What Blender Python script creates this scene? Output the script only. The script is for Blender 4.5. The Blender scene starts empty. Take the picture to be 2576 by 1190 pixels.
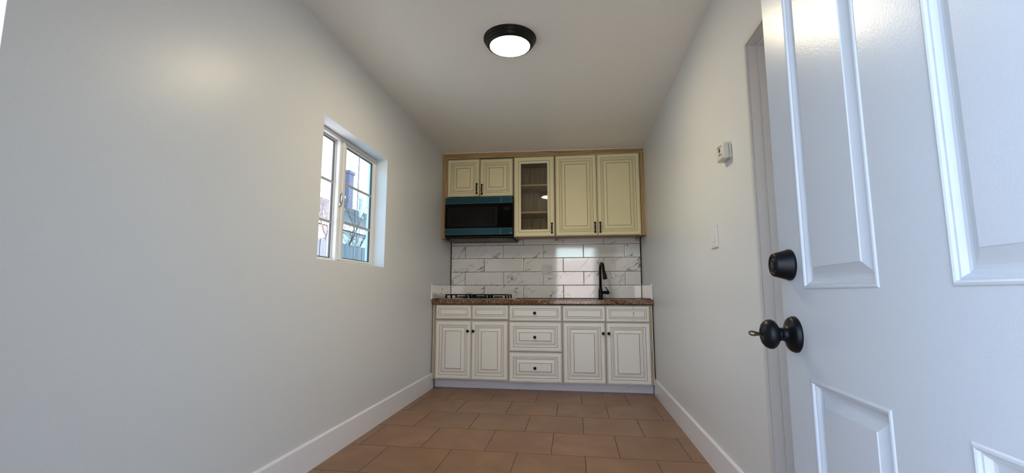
import bpy, bmesh, math, random
from mathutils import Vector, Matrix
random.seed(7)
S = bpy.context.scene
COL = S.collection

# ------------------------------------------------------------------ camera, sky, sun, exposure
FPX = 1143.26
cam_d = bpy.data.cameras.new('camera'); cam = bpy.data.objects.new('camera', cam_d); COL.objects.link(cam)
cam_d.sensor_fit = 'HORIZONTAL'; cam_d.sensor_width = 36.0; cam_d.lens = 36.0 * FPX / 2576.0
cam_d.clip_start = 0.02; cam_d.clip_end = 300
PITCH, YAW, ROLL, CAM_H = 0.1235, 0.1359, 0.0005, 0.9971
R = Matrix.Rotation(YAW, 4, 'Z') @ Matrix.Rotation(math.pi / 2 + PITCH, 4, 'X') @ Matrix.Rotation(ROLL, 4, 'Z')
cam.matrix_world = Matrix.Translation((0, 0, CAM_H)) @ R
S.camera = cam

world = bpy.data.worlds.new('sky'); S.world = world; world.use_nodes = True
wn = world.node_tree; wn.nodes.clear()
wo = wn.nodes.new('ShaderNodeOutputWorld'); wb = wn.nodes.new('ShaderNodeBackground')
sk = wn.nodes.new('ShaderNodeTexSky'); sk.sky_type = 'NISHITA'; sk.sun_disc = False
sk.sun_elevation = math.radians(50); sk.sun_rotation = math.radians(4); sk.dust_density = 1.6; sk.air_density = 1.0
wb.inputs['Strength'].default_value = 0.60
wn.links.new(sk.outputs[0], wb.inputs[0]); wn.links.new(wb.outputs[0], wo.inputs[0])

sun_d = bpy.data.lights.new('sun', 'SUN'); sun_d.energy = 4.5; sun_d.angle = 0.01; sun_d.color = (1.0, 0.93, 0.82)
sun = bpy.data.objects.new('sun', sun_d); COL.objects.link(sun)
az, el = math.radians(4), math.radians(50)
sd = Vector((math.sin(az) * math.cos(el), math.cos(az) * math.cos(el), math.sin(el)))   # towards the sun
sun.rotation_euler = sd.to_track_quat('Z', 'Y').to_euler(); sun.location = (2, 14, 12)

S.view_settings.view_transform = 'Standard'; S.view_settings.look = 'None'
S.view_settings.gamma = 1.0; S.view_settings.use_curve_mapping = False
S.view_settings.exposure = 1.46
LAMP_COLOR, LAMP_POWER = (1.0, 0.86, 0.59, 1), 41.0

# ------------------------------------------------------------------ room numbers (metres)
XL, XR, YB = -1.5103, 0.7797, 5.468            # left wall, right wall, back wall
YF0, YF1 = 0.09, 0.255                        # entry wall: outer and inner face
def ceil_z(x): return 2.6176 - 0.0288 * (x + 0.3653) / 2.29
WY0, WY1, WZ0, WZ1 = 2.508, 3.470, 1.199, 2.089   # window opening in the left wall
DX0, DX1, DZ = -0.425, 0.468, 2.06              # entry doorway
BY0, BY1, BZ = 1.25, 2.032, 2.093              # doorway in the right wall

# ------------------------------------------------------------------ materials
def new_mat(name):
    m = bpy.data.materials.new(name); m.use_nodes = True
    nt = m.node_tree; return m, nt, nt.nodes['Principled BSDF']
def setp(b, **k):
    for a, v in k.items():
        b.inputs[a.replace('_', ' ')].default_value = v
def coords(nt, scale=(1, 1, 1), kind='Object', rot=(0, 0, 0), rnd=0.0):
    tc = nt.nodes.new('ShaderNodeTexCoord'); mp = nt.nodes.new('ShaderNodeMapping')
    mp.inputs['Scale'].default_value = scale; mp.inputs['Rotation'].default_value = rot
    nt.links.new(tc.outputs[kind], mp.inputs['Vector'])
    if rnd:
        oi = nt.nodes.new('ShaderNodeObjectInfo'); mu = nt.nodes.new('ShaderNodeMath'); mu.operation = 'MULTIPLY'
        mu.inputs[1].default_value = rnd; cb = nt.nodes.new('ShaderNodeCombineXYZ')
        nt.links.new(oi.outputs['Random'], mu.inputs[0])
        for i in range(3): nt.links.new(mu.outputs[0], cb.inputs[i])
        nt.links.new(cb.outputs[0], mp.inputs['Location'])
    return mp.outputs[0]
def noise(nt, vec, scale, detail=3, rough=0.5, dist=0.0):
    n = nt.nodes.new('ShaderNodeTexNoise'); n.inputs['Scale'].default_value = scale
    n.inputs['Detail'].default_value = detail; n.inputs['Roughness'].default_value = rough
    n.inputs['Distortion'].default_value = dist
    nt.links.new(vec, n.inputs['Vector']); return n.outputs['Fac']
def ramp(nt, fac, stops):
    r = nt.nodes.new('ShaderNodeValToRGB'); e = r.color_ramp.elements
    while len(e) < len(stops): e.new(0.5)
    for i, (p, c) in enumerate(stops):
        e[i].position = p; e[i].color = (c[0], c[1], c[2], 1) if not isinstance(c, (int, float)) else (c, c, c, 1)
    nt.links.new(fac, r.inputs[0]); return r.outputs[0]
def bump(nt, b, fac, strength, dist):
    bp = nt.nodes.new('ShaderNodeBump'); bp.inputs['Strength'].default_value = strength
    bp.inputs['Distance'].default_value = dist
    nt.links.new(fac, bp.inputs['Height']); nt.links.new(bp.outputs[0], b.inputs['Normal'])
def plain(name, c, rough=0.5, metal=0.0, spec=0.5, bscale=0, bstr=0.1, bdist=0.001, coat=0.0):
    m, nt, b = new_mat(name); setp(b, Base_Color=(*c, 1), Roughness=rough, Metallic=metal)
    b.inputs['Specular IOR Level'].default_value = spec
    if coat: b.inputs['Coat Weight'].default_value = coat; b.inputs['Coat Roughness'].default_value = 0.06
    v = coords(nt)
    f = noise(nt, v, bscale or 60, 2)
    mx = nt.nodes.new('ShaderNodeMixRGB'); mx.blend_type = 'MULTIPLY'; mx.inputs[0].default_value = 0.06
    mx.inputs[1].default_value = (*c, 1); nt.links.new(f, mx.inputs[2]); nt.links.new(mx.outputs[0], b.inputs['Base Color'])
    if bscale: bump(nt, b, f, bstr, bdist)
    return m

M = {}
M['wall'] = plain('wall_paint', (0.765, 0.785, 0.79), 0.36, spec=0.4, bscale=140, bstr=0.16, bdist=0.002)
M['ceiling'] = plain('ceiling_paint', (0.94, 0.91, 0.83), 0.42, bscale=90, bstr=0.15, bdist=0.002)
M['trim'] = plain('trim_paint', (0.88, 0.88, 0.91), 0.28)
M['casing'] = plain('casing_paint', (0.72, 0.70, 0.66), 0.35)
M['door'] = plain('door_paint', (0.56, 0.60, 0.62), 0.27, spec=0.3, bscale=300, bstr=0.15, bdist=0.0012)
M['vinyl'] = plain('window_vinyl', (0.80, 0.79, 0.75), 0.35)
M['muntin'] = plain('muntin_metal', (0.42, 0.44, 0.46), 0.45)
M['gasket'] = plain('window_gasket', (0.05, 0.055, 0.06), 0.6)
M['white'] = plain('white_plastic', (0.80, 0.80, 0.79), 0.35)
M['bone'] = plain('warm_plastic', (0.72, 0.69, 0.62), 0.4)
M['slot'] = plain('dark_slot', (0.02, 0.02, 0.02), 0.6)
M['black'] = plain('black_metal', (0.0035, 0.004, 0.0055), 0.38, spec=0.22)
M['iron'] = plain('cast_iron', (0.004, 0.004, 0.0045), 0.5, spec=0.25, bscale=300, bstr=0.2)
M['gloss_black'] = plain('black_glass', (0.002, 0.002, 0.0025), 0.10, spec=0.12)
M['mwglass'] = plain('oven_window', (0.007, 0.0065, 0.006), 0.15, spec=0.15)
M['steel'] = plain('stainless', (0.62, 0.62, 0.61), 0.22, metal=1.0)
M['film'] = plain('teal_film_steel', (0.008, 0.070, 0.095), 0.25, metal=0.3, spec=0.3, coat=0.15)
M['edge'] = plain('steel_edge', (0.10, 0.17, 0.19), 0.4, metal=0.3)
M['grey_part'] = plain('grey_filter', (0.20, 0.19, 0.18), 0.5, metal=0.2)
M['bronze'] = plain('dark_bronze', (0.006, 0.0045, 0.003), 0.42, spec=0.25)
M['key'] = plain('key_metal', (0.30, 0.26, 0.17), 0.3, metal=1.0)
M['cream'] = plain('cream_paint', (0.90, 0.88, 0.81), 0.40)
M['cream_yellow'] = plain('yellower_cream_paint', (0.93, 0.84, 0.50), 0.40)  # upper doors, yellower than the base cabinet cream
M['rubbed_yellow'] = plain('rubbed_yellower_cream', (0.95, 0.89, 0.60), 0.40)
M['glaze'] = plain('brown_glaze', (0.17, 0.10, 0.035), 0.5)
M['light_edge'] = plain('rubbed_cream', (0.94, 0.92, 0.86), 0.42)
M['carcass_tan'] = plain('carcass_tan', (0.40, 0.29, 0.15), 0.5)
M['carcass_low'] = plain('carcass_pale', (0.50, 0.42, 0.31), 0.5)
M['rib_shade'] = plain('painted_rib_shade', (0.16, 0.09, 0.03), 0.6)  # dark wood tone painted in for the shade in the filler ribbing
M['grout'] = plain('brown_grout', (0.035, 0.022, 0.014), 0.8)
M['lens'] = None
def emis(name, c, s):
    m = bpy.data.materials.new(name); m.use_nodes = True; nt = m.node_tree; nt.nodes.clear()
    o = nt.nodes.new('ShaderNodeOutputMaterial'); e = nt.nodes.new('ShaderNodeEmission')
    e.inputs[0].default_value = c; e.inputs[1].default_value = s; nt.links.new(e.outputs[0], o.inputs[0]); return m
M['lens'] = emis('lit_diffuser', LAMP_COLOR, LAMP_POWER)
M['display'] = plain('dim_display', (0.006, 0.006, 0.007), 0.3, spec=0.15)
M['print'] = plain('panel_print', (0.018, 0.018, 0.018), 0.4, spec=0.1)

def glass_mat(name, tint, refl=1.0):
    m = bpy.data.materials.new(name); m.use_nodes = True; nt = m.node_tree; nt.nodes.clear()
    o = nt.nodes.new('ShaderNodeOutputMaterial'); t = nt.nodes.new('ShaderNodeBsdfTransparent')
    g = nt.nodes.new('ShaderNodeBsdfGlossy'); g.inputs['Roughness'].default_value = 0.02
    t.inputs[0].default_value = (*tint, 1)
    lw = nt.nodes.new('ShaderNodeLayerWeight'); lw.inputs[0].default_value = 0.5      # facing term, same from both sides
    pw = nt.nodes.new('ShaderNodeMath'); pw.operation = 'POWER'; pw.inputs[1].default_value = 5.0
    mu = nt.nodes.new('ShaderNodeMath'); mu.operation = 'MULTIPLY_ADD'; mu.inputs[1].default_value = 0.9; mu.inputs[2].default_value = 0.06 * refl
    nt.links.new(lw.outputs['Facing'], pw.inputs[0])
    mx = nt.nodes.new('ShaderNodeMixShader'); nt.links.new(pw.outputs[0], mu.inputs[0]); nt.links.new(mu.outputs[0], mx.inputs[0])
    nt.links.new(t.outputs[0], mx.inputs[1]); nt.links.new(g.outputs[0], mx.inputs[2]); nt.links.new(mx.outputs[0], o.inputs[0])
    return m
M['glass'] = glass_mat('clear_glass', (0.97, 0.98, 0.98))
M['glass_blue'] = glass_mat('bluish_glass', (0.32, 0.46, 0.51))
M['cab_glass'] = glass_mat('cabinet_glass', (0.90, 0.90, 0.86), 1.2)

# marble tile
m, nt, b = new_mat('marble_tile'); M['marble'] = m
v = coords(nt, (1, 1, 1), rot=(0, math.radians(33), 0), rnd=37.0)
st = nt.nodes.new('ShaderNodeMapping'); st.inputs['Scale'].default_value = (1.7, 1.7, 6.5); nt.links.new(v, st.inputs['Vector'])
n1 = noise(nt, st.outputs[0], 0.85, 6, 0.60, 0.30)
vein = ramp(nt, n1, [(0.0, 0), (0.482, 0), (0.498, 1), (0.516, 0)])
n2 = noise(nt, v, 5.0, 2); mask = ramp(nt, n2, [(0.47, 0), (0.62, 1)])
mm = nt.nodes.new('ShaderNodeMath'); mm.operation = 'MULTIPLY'; nt.links.new(vein, mm.inputs[0]); nt.links.new(mask, mm.inputs[1])
cl = noise(nt, v, 4.0, 3); base = ramp(nt, cl, [(0.3, (0.86, 0.835, 0.775)), (0.7, (0.93, 0.905, 0.845))])
mx = nt.nodes.new('ShaderNodeMixRGB'); nt.links.new(mm.outputs[0], mx.inputs[0]); nt.links.new(base, mx.inputs[1]); mx.inputs[2].default_value = (0.10, 0.085, 0.07, 1)
nt.links.new(mx.outputs[0], b.inputs['Base Color']); setp(b, Roughness=0.06); b.inputs['Specular IOR Level'].default_value = 0.9
bump(nt, b, noise(nt, v, 3.0, 1), 0.12, 0.004)

# granite
m, nt, b = new_mat('granite'); M['granite'] = m
v = coords(nt, (1, 1, 1.6))
n1 = noise(nt, v, 75, 4, 0.65, 1.2)
c = ramp(nt, n1, [(0.36, (0.006, 0.004, 0.003)), (0.45, (0.05, 0.02, 0.01)), (0.52, (0.19, 0.085, 0.035)), (0.60, (0.42, 0.24, 0.12)), (0.70, (0.60, 0.45, 0.30))])
nt.links.new(c, b.inputs['Base Color']); setp(b, Roughness=0.10)

# terracotta-look floor tile
m, nt, b = new_mat('brown_floor_tile'); M['floor_tile'] = m
v = coords(nt, rnd=23.0)
n1 = noise(nt, v, 3.2, 5, 0.6, 0.6)
c = ramp(nt, n1, [(0.30, (0.215, 0.112, 0.056)), (0.50, (0.265, 0.140, 0.071)), (0.72, (0.325, 0.175, 0.090))])
nt.links.new(c, b.inputs['Base Color']); setp(b, Roughness=0.36); b.inputs['Specular IOR Level'].default_value = 0.4
bump(nt, b, noise(nt, v, 25, 3), 0.10, 0.002)

m, nt, b = new_mat('floor_grout'); M['floor_grout'] = m
v = coords(nt)
c = ramp(nt, noise(nt, v, 5.0, 3, 0.6), [(0.36, (0.17, 0.10, 0.06)), (0.50, (0.085, 0.07, 0.055)), (0.62, (0.12, 0.125, 0.12))])
nt.links.new(c, b.inputs['Base Color']); setp(b, Roughness=0.8)

# natural wood filler, grain along a chosen axis
def wood(name, scale, a=(0.62, 0.42, 0.17), d=(0.30, 0.17, 0.06)):
    m, nt, b = new_mat(name); v = coords(nt, scale)
    f = noise(nt, v, 1.0, 4, 0.6, 0.3)
    c = ramp(nt, f, [(0.36, d), (0.50, a), (0.64, (min(1, a[0] * 1.2), min(1, a[1] * 1.25), a[2] * 1.35))])
    nt.links.new(c, b.inputs['Base Color']); setp(b, Roughness=0.5); bump(nt, b, f, 0.15, 0.002); return m
M['wood_v'] = wood('wood_grain_upright', (170, 40, 1.6))
M['wood_h'] = wood('wood_grain_level', (2.5, 40, 150))
M['wood_low'] = wood('wood_grain_pale', (170, 40, 1.6), (0.66, 0.53, 0.33), (0.36, 0.24, 0.11))
M['wood_in'] = wood('cabinet_inside', (60, 60, 2.0), (0.40, 0.32, 0.15), (0.27, 0.20, 0.09))
M['shelf'] = wood('shelf_wood', (3, 40, 120), (0.52, 0.36, 0.16), (0.34, 0.21, 0.08))
# outdoors
M['fence'] = wood('weathered_fence', (26, 26, 2.2), (0.075, 0.08, 0.095), (0.035, 0.038, 0.046))
M['bark'] = wood('bark', (20, 20, 4), (0.16, 0.10, 0.08), (0.08, 0.05, 0.04))
M['leaf'] = plain('dry_leaf', (0.30, 0.13, 0.05), 0.6)
M['siding'] = plain('pale_siding', (0.75, 0.76, 0.78), 0.7)
M['shingle'] = plain('roof_shingle', (0.17, 0.155, 0.155), 0.85, bscale=40, bstr=0.3, bdist=0.01)
M['brickpaint'] = plain('chimney_stucco', (0.26, 0.19, 0.24), 0.8)
M['pipe'] = plain('vent_pipe', (0.85, 0.85, 0.85), 0.5)
M['ground'] = plain('pale_concrete', (0.55, 0.53, 0.50), 0.85, bscale=8, bstr=0.2, bdist=0.01)
M['stucco'] = plain('pinkish_stucco', (0.60, 0.52, 0.49), 0.85, bscale=50, bstr=0.3, bdist=0.004)
M['roof'] = plain('roof_deck', (0.3, 0.3, 0.3), 0.9)

# ------------------------------------------------------------------ mesh helpers
def bmn(): return bmesh.new()
def quad(bm, pts, mi=0, smooth=False):
    f = bm.faces.new([bm.verts.new(p) for p in pts]); f.material_index = mi; f.smooth = smooth; return f
def box(bm, x0, x1, y0, y1, z0, z1, mi=0, bev=0.0, seg=1):
    vs = [bm.verts.new(p) for p in ((x0, y0, z0), (x1, y0, z0), (x1, y1, z0), (x0, y1, z0), (x0, y0, z1), (x1, y0, z1), (x1, y1, z1), (x0, y1, z1))]
    fs = [bm.faces.new([vs[i] for i in q]) for q in ((0, 3, 2, 1), (4, 5, 6, 7), (0, 1, 5, 4), (1, 2, 6, 5), (2, 3, 7, 6), (3, 0, 4, 7))]
    for f in fs: f.material_index = mi
    if bev > 0:
        es = list({e for f in fs for e in f.edges})
        r = bmesh.ops.bevel(bm, geom=es, offset=bev, segments=seg, affect='EDGES', profile=0.5, clamp_overlap=True)
        for f in r['faces']: f.material_index = mi
    return vs
def frame_of(d):
    d = d.normalized(); a = Vector((0, 0, 1)) if abs(d.z) < 0.9 else Vector((1, 0, 0))
    u = d.cross(a).normalized(); return u, d.cross(u).normalized()
def lathe(bm, base, axis, prof, n=32, mi=0, smooth=True, cap=True):
    """prof: list of (distance along axis, radius[, material])"""
    axis = Vector(axis).normalized(); u, w = frame_of(axis); base = Vector(base); rings = []
    for p in prof:
        rings.append([bm.verts.new(base + axis * p[0] + (u * math.cos(2 * math.pi * k / n) + w * math.sin(2 * math.pi * k / n)) * p[1]) for k in range(n)])
    for i in range(len(rings) - 1):
        m_ = prof[i][2] if len(prof[i]) > 2 else mi
        for k in range(n):
            f = bm.faces.new([rings[i][k], rings[i][(k + 1) % n], rings[i + 1][(k + 1) % n], rings[i + 1][k]]); f.smooth = smooth; f.material_index = m_
    if cap:
        for r_ in (rings[0], rings[-1]):
            f = bm.faces.new(r_); f.material_index = mi
def tube(bm, pts, radii, n=14, mi=0, cap=True):
    pts = [Vector(p) for p in pts]
    if not isinstance(radii, (list, tuple)): radii = [radii] * len(pts)
    rings = []; u = None
    for i, p in enumerate(pts):
        d = (pts[min(i + 1, len(pts) - 1)] - pts[max(i - 1, 0)]).normalized()
        if u is None: u, w = frame_of(d)
        else:
            u = (u - d * u.dot(d)).normalized(); w = d.cross(u)
        rings.append([bm.verts.new(p + (u * math.cos(2 * math.pi * k / n) + w * math.sin(2 * math.pi * k / n)) * radii[i]) for k in range(n)])
    for i in range(len(rings) - 1):
        for k in range(n):
            f = bm.faces.new([rings[i][k], rings[i][(k + 1) % n], rings[i + 1][(k + 1) % n], rings[i + 1][k]]); f.smooth = True; f.material_index = mi
    if cap:
        bm.faces.new(rings[0]).material_index = mi; bm.faces.new(rings[-1]).material_index = mi
def rings(bm, mp, u0, u1, v0, v1, prof, back=None):
    """concentric rectangles: prof = [(inset, height, material of the band going inward)], last one filled"""
    L = []
    if back is not None: prof = [(0, back, prof[0][2] if len(prof[0]) < 4 else prof[0][3])] + list(prof)
    for p in prof:
        a, h = p[0], p[1]
        L.append([bm.verts.new(mp(*q, h)) for q in ((u0 + a, v0 + a), (u1 - a, v0 + a), (u1 - a, v1 - a), (u0 + a, v1 - a))])
    for i in range(len(L) - 1):
        for k in range(4):
            bm.faces.new([L[i][k], L[i][(k + 1) % 4], L[i + 1][(k + 1) % 4], L[i + 1][k]]).material_index = prof[i][2]
    bm.faces.new(L[-1]).material_index = prof[-1][2]
    if back is not None: bm.faces.new(L[0][::-1]).material_index = prof[0][2]

ORG = {}
def tag(o, label=None, cat=None, group=None, kind=None):
    for k, v_ in (('label', label), ('category', cat), ('group', group), ('kind', kind)):
        if v_: o[k] = v_
    return o
def thing(name, loc, label=None, cat=None, group=None, kind=None):
    o = bpy.data.objects.new(name, None); COL.objects.link(o); o.location = loc; o.empty_display_size = 0.1
    ORG[o.name] = Vector(loc); return tag(o, label, cat, group, kind)
def obj(name, bm, mats, parent=None, origin=None, recalc=True):
    """bm is in world coordinates"""
    if recalc: bmesh.ops.recalc_face_normals(bm, faces=bm.faces[:])
    if parent is not None: org = ORG[parent.name]
    elif origin is not None: org = Vector(origin)
    else:
        xs = [v_.co for v_ in bm.verts]
        org = Vector((sum(c_.x for c_ in xs) / len(xs), sum(c_.y for c_ in xs) / len(xs), min(c_.z for c_ in xs)))
    bmesh.ops.translate(bm, verts=bm.verts[:], vec=-org)
    me = bpy.data.meshes.new(name); bm.to_mesh(me); bm.free()
    for m_ in (mats if isinstance(mats, (list, tuple)) else [mats]): me.materials.append(m_)
    o = bpy.data.objects.new(name, me); COL.objects.link(o)
    if parent is not None: o.parent = parent
    else: o.location = org
    ORG[o.name] = org
    return o
def struct(name, bm, mats, origin=None): return tag(obj(name, bm, mats, origin=origin), kind='structure')

# ------------------------------------------------------------------ room shell
bm = bmn()
T = 0.16
def wall_x(bm, xa, xb, ya, yb, z1, holes):
    y = ya
    for (h0, h1, a, b_) in holes:
        box(bm, xa, xb, y, h0, 0, z1); 
        if a > 0: box(bm, xa, xb, h0, h1, 0, a)
        box(bm, xa, xb, h0, h1, b_, z1); y = h1
    box(bm, xa, xb, y, yb, 0, z1)
wall_x(bm, XL - T, XL, YF0, YB + T, 2.72, [(WY0, WY1, WZ0, WZ1)])
wl = struct('wall_left', bm, M['wall'], origin=(XL, 2.7, 0))
bm = bmn(); wall_x(bm, XR, XR + T, YF0, YB + T, 2.72, [(BY0, BY1, 0, BZ)])
wr = struct('wall_right', bm, M['wall'], origin=(XR, 2.7, 0))
bm = bmn(); box(bm, XL, XR, YB, YB + T, 0, 2.72)
wbk = struct('wall_back', bm, M['wall'], origin=(-0.36, YB, 0))
bm = bmn()
box(bm, XL, DX0, YF0, YF1, 0, 2.72); box(bm, DX1, XR, YF0, YF1, 0, 2.72); box(bm, DX0, DX1, YF0, YF1, DZ, 2.72)
wf = struct('wall_front', bm, M['wall'], origin=(-0.36, YF1, 0))
bm = bmn()
a0, a1 = ceil_z(XL), ceil_z(XR)
P = [(XL, YF1, a0), (XR, YF1, a1), (XR, YB, a1), (XL, YB, a0)]
vs = [bm.verts.new(p) for p in P] + [bm.verts.new((p[0], p[1], 2.72)) for p in P]
for q in ((0, 1, 2, 3), (7, 6, 5, 4), (0, 4, 5, 1), (1, 5, 6, 2), (2, 6, 7, 3), (3, 7, 4, 0)): bm.faces.new([vs[i] for i in q])
struct('ceiling', bm, M['ceiling'], origin=(-0.36, 2.8, 2.6))
bm = bmn(); box(bm, XL - T, XR + T + 1.6, YF0, YB + T, 2.72, 2.86)
tag(obj('roof_slab', bm, M['roof']), kind='structure')

# floor: grout bed + individual tiles in running bond
bm = bmn(); box(bm, XL - T, XR + T, YF0, YB + T, -0.09, -0.0016)
fl = struct('floor', bm, M['floor_grout'], origin=(-0.36, 2.8, 0))
rows = [4.755, 4.312, 3.868, 3.425, 2.978, 2.535, 2.09, 1.645, 1.20, 0.755, 0.31]
rows = [5.20] + rows + [0.255]
off_a = -0.163; pitch = 0.4225
g = 0.0030
for i in range(len(rows) - 1):
    y1_, y0_ = rows[i], rows[i + 1]
    k0 = off_a if i % 2 == 0 else off_a + pitch / 2
    # joints of even rows at -0.163 + n*pitch
    x = k0 - 5 * pitch
    while x < XR:
        xa, xb = max(x, XL), min(x + pitch, XR)
        if xb - xa > 0.02 and y1_ - y0_ > 0.02:
            bm = bmn()
            def sk_(xx, yy): return yy - 0.016 * (xx + 0.37)
            lo = [(xa + g, sk_(xa, y0_) + g), (xb - g, sk_(xb, y0_) + g), (xb - g, sk_(xb, y1_) - g), (xa + g, sk_(xa, y1_) - g)]
            cx, cy = (xa + xb) / 2, (y0_ + y1_) / 2
            A = [bm.verts.new((p[0], p[1], -0.003)) for p in lo]
            dz = random.uniform(-0.0003, 0.0003)
            Bv = [bm.verts.new((p[0], p[1], -0.0008 + dz)) for p in lo]
            Cv = [bm.verts.new((p[0] + (0.0018 if p[0] < cx else -0.0018), p[1] + (0.0018 if p[1] < cy else -0.0018), dz)) for p in lo]
            for L1, L2 in ((A, Bv), (Bv, Cv)):
                for q in range(4): bm.faces.new([L1[q], L1[(q + 1) % 4], L2[(q + 1) % 4], L2[q]])
            bm.faces.new(Cv)
            obj('floor_tile', bm, M['floor_tile'], fl)
        x += pitch

# baseboards with a bevelled top edge
def baseboard(name, x, s, y0, y1, h, gap=None):
    bm = bmn()
    segs = [(y0, y1)] if gap is None else [(y0, gap[0]), (gap[1], y1)]
    for a, b_ in segs:
        pr = [(0, 0), (0.013, 0), (0.013, h - 0.010), (0.009, h - 0.003), (0.002, h), (0, h)]
        r1 = [bm.verts.new((x + s * p, a, z)) for p, z in pr]; r2 = [bm.verts.new((x + s * p, b_, z)) for p, z in pr]
        for k in range(len(pr)): bm.faces.new([r1[k], r1[(k + 1) % 6], r2[(k + 1) % 6], r2[k]])
        bm.faces.new(r1); bm.faces.new(r2)
    return struct(name, bm, M['trim'])
baseboard('baseboard_left', XL, 1, YF1 + 0.012, 4.80, 0.160)
baseboard('baseboard_right', XR, -1, YF1, 4.80, 0.155, gap=(BY0 - 0.03, BY1 + 0.030))

# ------------------------------------------------------------------ left window (horizontal slider)
wt = thing('window_1', (XL - 0.12, (WY0 + WY1) / 2, WZ0), kind='structure')
FX0, FX1 = XL - 0.155, XL - 0.098        # frame depth
ya, yb, za, zb = WY0 + 0.001, WY1 - 0.001, WZ0 + 0.001, WZ1 - 0.001
def mpx(x): return lambda u, v_, h: (x + h, u, v_)
def rect_frame(bm, x0, x1, u0, u1, v0, v1, t, mi=0, ch=0.004):
    """hollow rectangular frame in the yz plane, thickness t, between x0 (outside) and x1 (inside)"""
    tl = t if isinstance(t, (tuple, list)) else (t, t, t, t)   # left(u0) right(u1) bottom top
    O = [(u0, v0), (u1, v0), (u1, v1), (u0, v1)]
    I = [(u0 + tl[0], v0 + tl[2]), (u1 - tl[1], v0 + tl[2]), (u1 - tl[1], v1 - tl[3]), (u0 + tl[0], v1 - tl[3])]
    def rg(pts, x): return [bm.verts.new((x, p[0], p[1])) for p in pts]
    def ins(pts, d):
        sx = (1, -1, -1, 1); sy = (1, 1, -1, -1); return [(p[0] + sx[i] * d, p[1] + sy[i] * d) for i, p in enumerate(pts)]
    R_ = [rg(O, x0), rg(O, x1 - ch), rg(ins(O, ch), x1), rg(ins(I, -ch), x1), rg(I, x1 - ch), rg(I, x0)]
    for i in range(6):
        A_, B_ = R_[i], R_[(i + 1) % 6]
        for k in range(4): bm.faces.new([A_[k], A_[(k + 1) % 4], B_[(k + 1) % 4], B_[k]]).material_index = mi
bm = bmn(); rect_frame(bm, FX0, FX1, ya, yb, za, zb, (0.03, 0.018, 0.018, 0.026))
obj('window_frame', bm, M['vinyl'], wt)
# fixed lite on the camera side (outer track), sliding sash on the far side (inner track)
MID = 2.895
def sash(x0, x1, u0, u1, v0, v1, t, glass, mun_v, mun_h, name, flip=False):
    bm = bmn(); rect_frame(bm, x0, x1, u0, u1, v0, v1, t)
    so = obj(name, bm, M['vinyl'], wt)
    tl = t if isinstance(t, tuple) else (t,) * 4
    gu0, gu1, gv0, gv1 = u0 + tl[0], u1 - tl[1], v0 + tl[2], v1 - tl[3]
    xm = (x0 + x1) / 2
    bm = bmn(); rect_frame(bm, xm - 0.004, xm + 0.010, gu0, gu1, gv0, gv1, 0.005, ch=0.001)
    gk = obj('gasket', bm, M['gasket'], so)
    us = [gu0] + mun_v + [gu1]; vz = [gv0] + mun_h + [gv1]
    for i in range(len(us) - 1):
        for j in range(len(vz) - 1):
            bm = bmn(); quad(bm, [(xm, us[i], vz[j]), (xm, us[i + 1], vz[j]), (xm, us[i + 1], vz[j + 1]), (xm, us[i], vz[j + 1])])
            obj('pane', bm, glass, so)
    w = 0.0055
    for u in mun_v:
        bm = bmn(); box(bm, xm + 0.001, xm + 0.007, u - w * 0.75, u + w * 0.75, gv0, gv1, bev=0.001); obj('muntin', bm, M['muntin'], so)
    for z in mun_h:
        bm = bmn(); box(bm, xm + 0.001, xm + 0.0085, gu0, gu1, z - w * 1.7, z + w * 1.7, bev=0.001); obj('muntin', bm, M['muntin'], so)
    return so
sash(FX0 + 0.003, FX0 + 0.026, ya + 0.03, MID + 0.02, za + 0.02, zb - 0.028, (0.02, 0.036, 0.012, 0.012), M['glass'], [2.66], [1.478, 1.756], 'fixed_sash')
ss = sash(FX0 + 0.028, FX1 - 0.002, MID - 0.002, yb - 0.019, za + 0.019, zb - 0.027, (0.095, 0.034, 0.018, 0.022), M['glass_blue'], [3.197], [1.493, 1.770], 'sliding_sash')
# raised pull rail of the sliding sash, and latch
bm = bmn(); box(bm, FX1 - 0.004, FX1 + 0.012, 2.925, 2.945, za + 0.022, zb - 0.03, bev=0.003); obj('pull_rail', bm, M['vinyl'], ss)
bm = bmn()
box(bm, FX1 - 0.002, FX1 + 0.006, 2.903, 2.927, 1.592, 1.680, bev=0.003)
box(bm, FX1 + 0.004, FX1 + 0.012, 2.906, 2.924, 1.594, 1.618, bev=0.003)
tube(bm, [(FX1 + 0.012, 2.915, 1.612), (FX1 + 0.020, 2.906, 1.63), (FX1 + 0.022, 2.902, 1.655), (FX1 + 0.016, 2.908, 1.686)], [0.005, 0.007, 0.006, 0.004], 10)
la = obj('latch', bm, M['steel'], wt); la['label'] = 'grey metal sash latch'

# ------------------------------------------------------------------ entry doorway: lining and casing (camera stands in it)
bm = bmn()
for (x0, x1) in ((DX0 - 0.0, DX0 + 0.018), (DX1 - 0.018, DX1)):
    box(bm, x0, x1, YF0 - 0.01, YF1 + 0.001, 0, DZ, bev=0.001)
box(bm, DX0, DX1, YF0 - 0.01, YF1 + 0.001, DZ - 0.018, DZ, bev=0.001)
struct('trim_1', bm, M['trim'], origin=(DX0, YF1, 0))
bm = bmn()
box(bm, DX0 - 0.062, -0.4306, YF1, YF1 + 0.015, 0, DZ + 0.06, bev=0.003); box(bm, DX1 + 0.006, DX1 + 0.066, YF1, YF1 + 0.012, 0, DZ + 0.06, bev=0.003)
box(bm, DX0, DX1 + 0.006, YF1, YF1 + 0.015, DZ + 0.004, DZ + 0.06, bev=0.003)
struct('trim_2', bm, M['trim'], origin=(DX0, YF1, 0))

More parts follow.
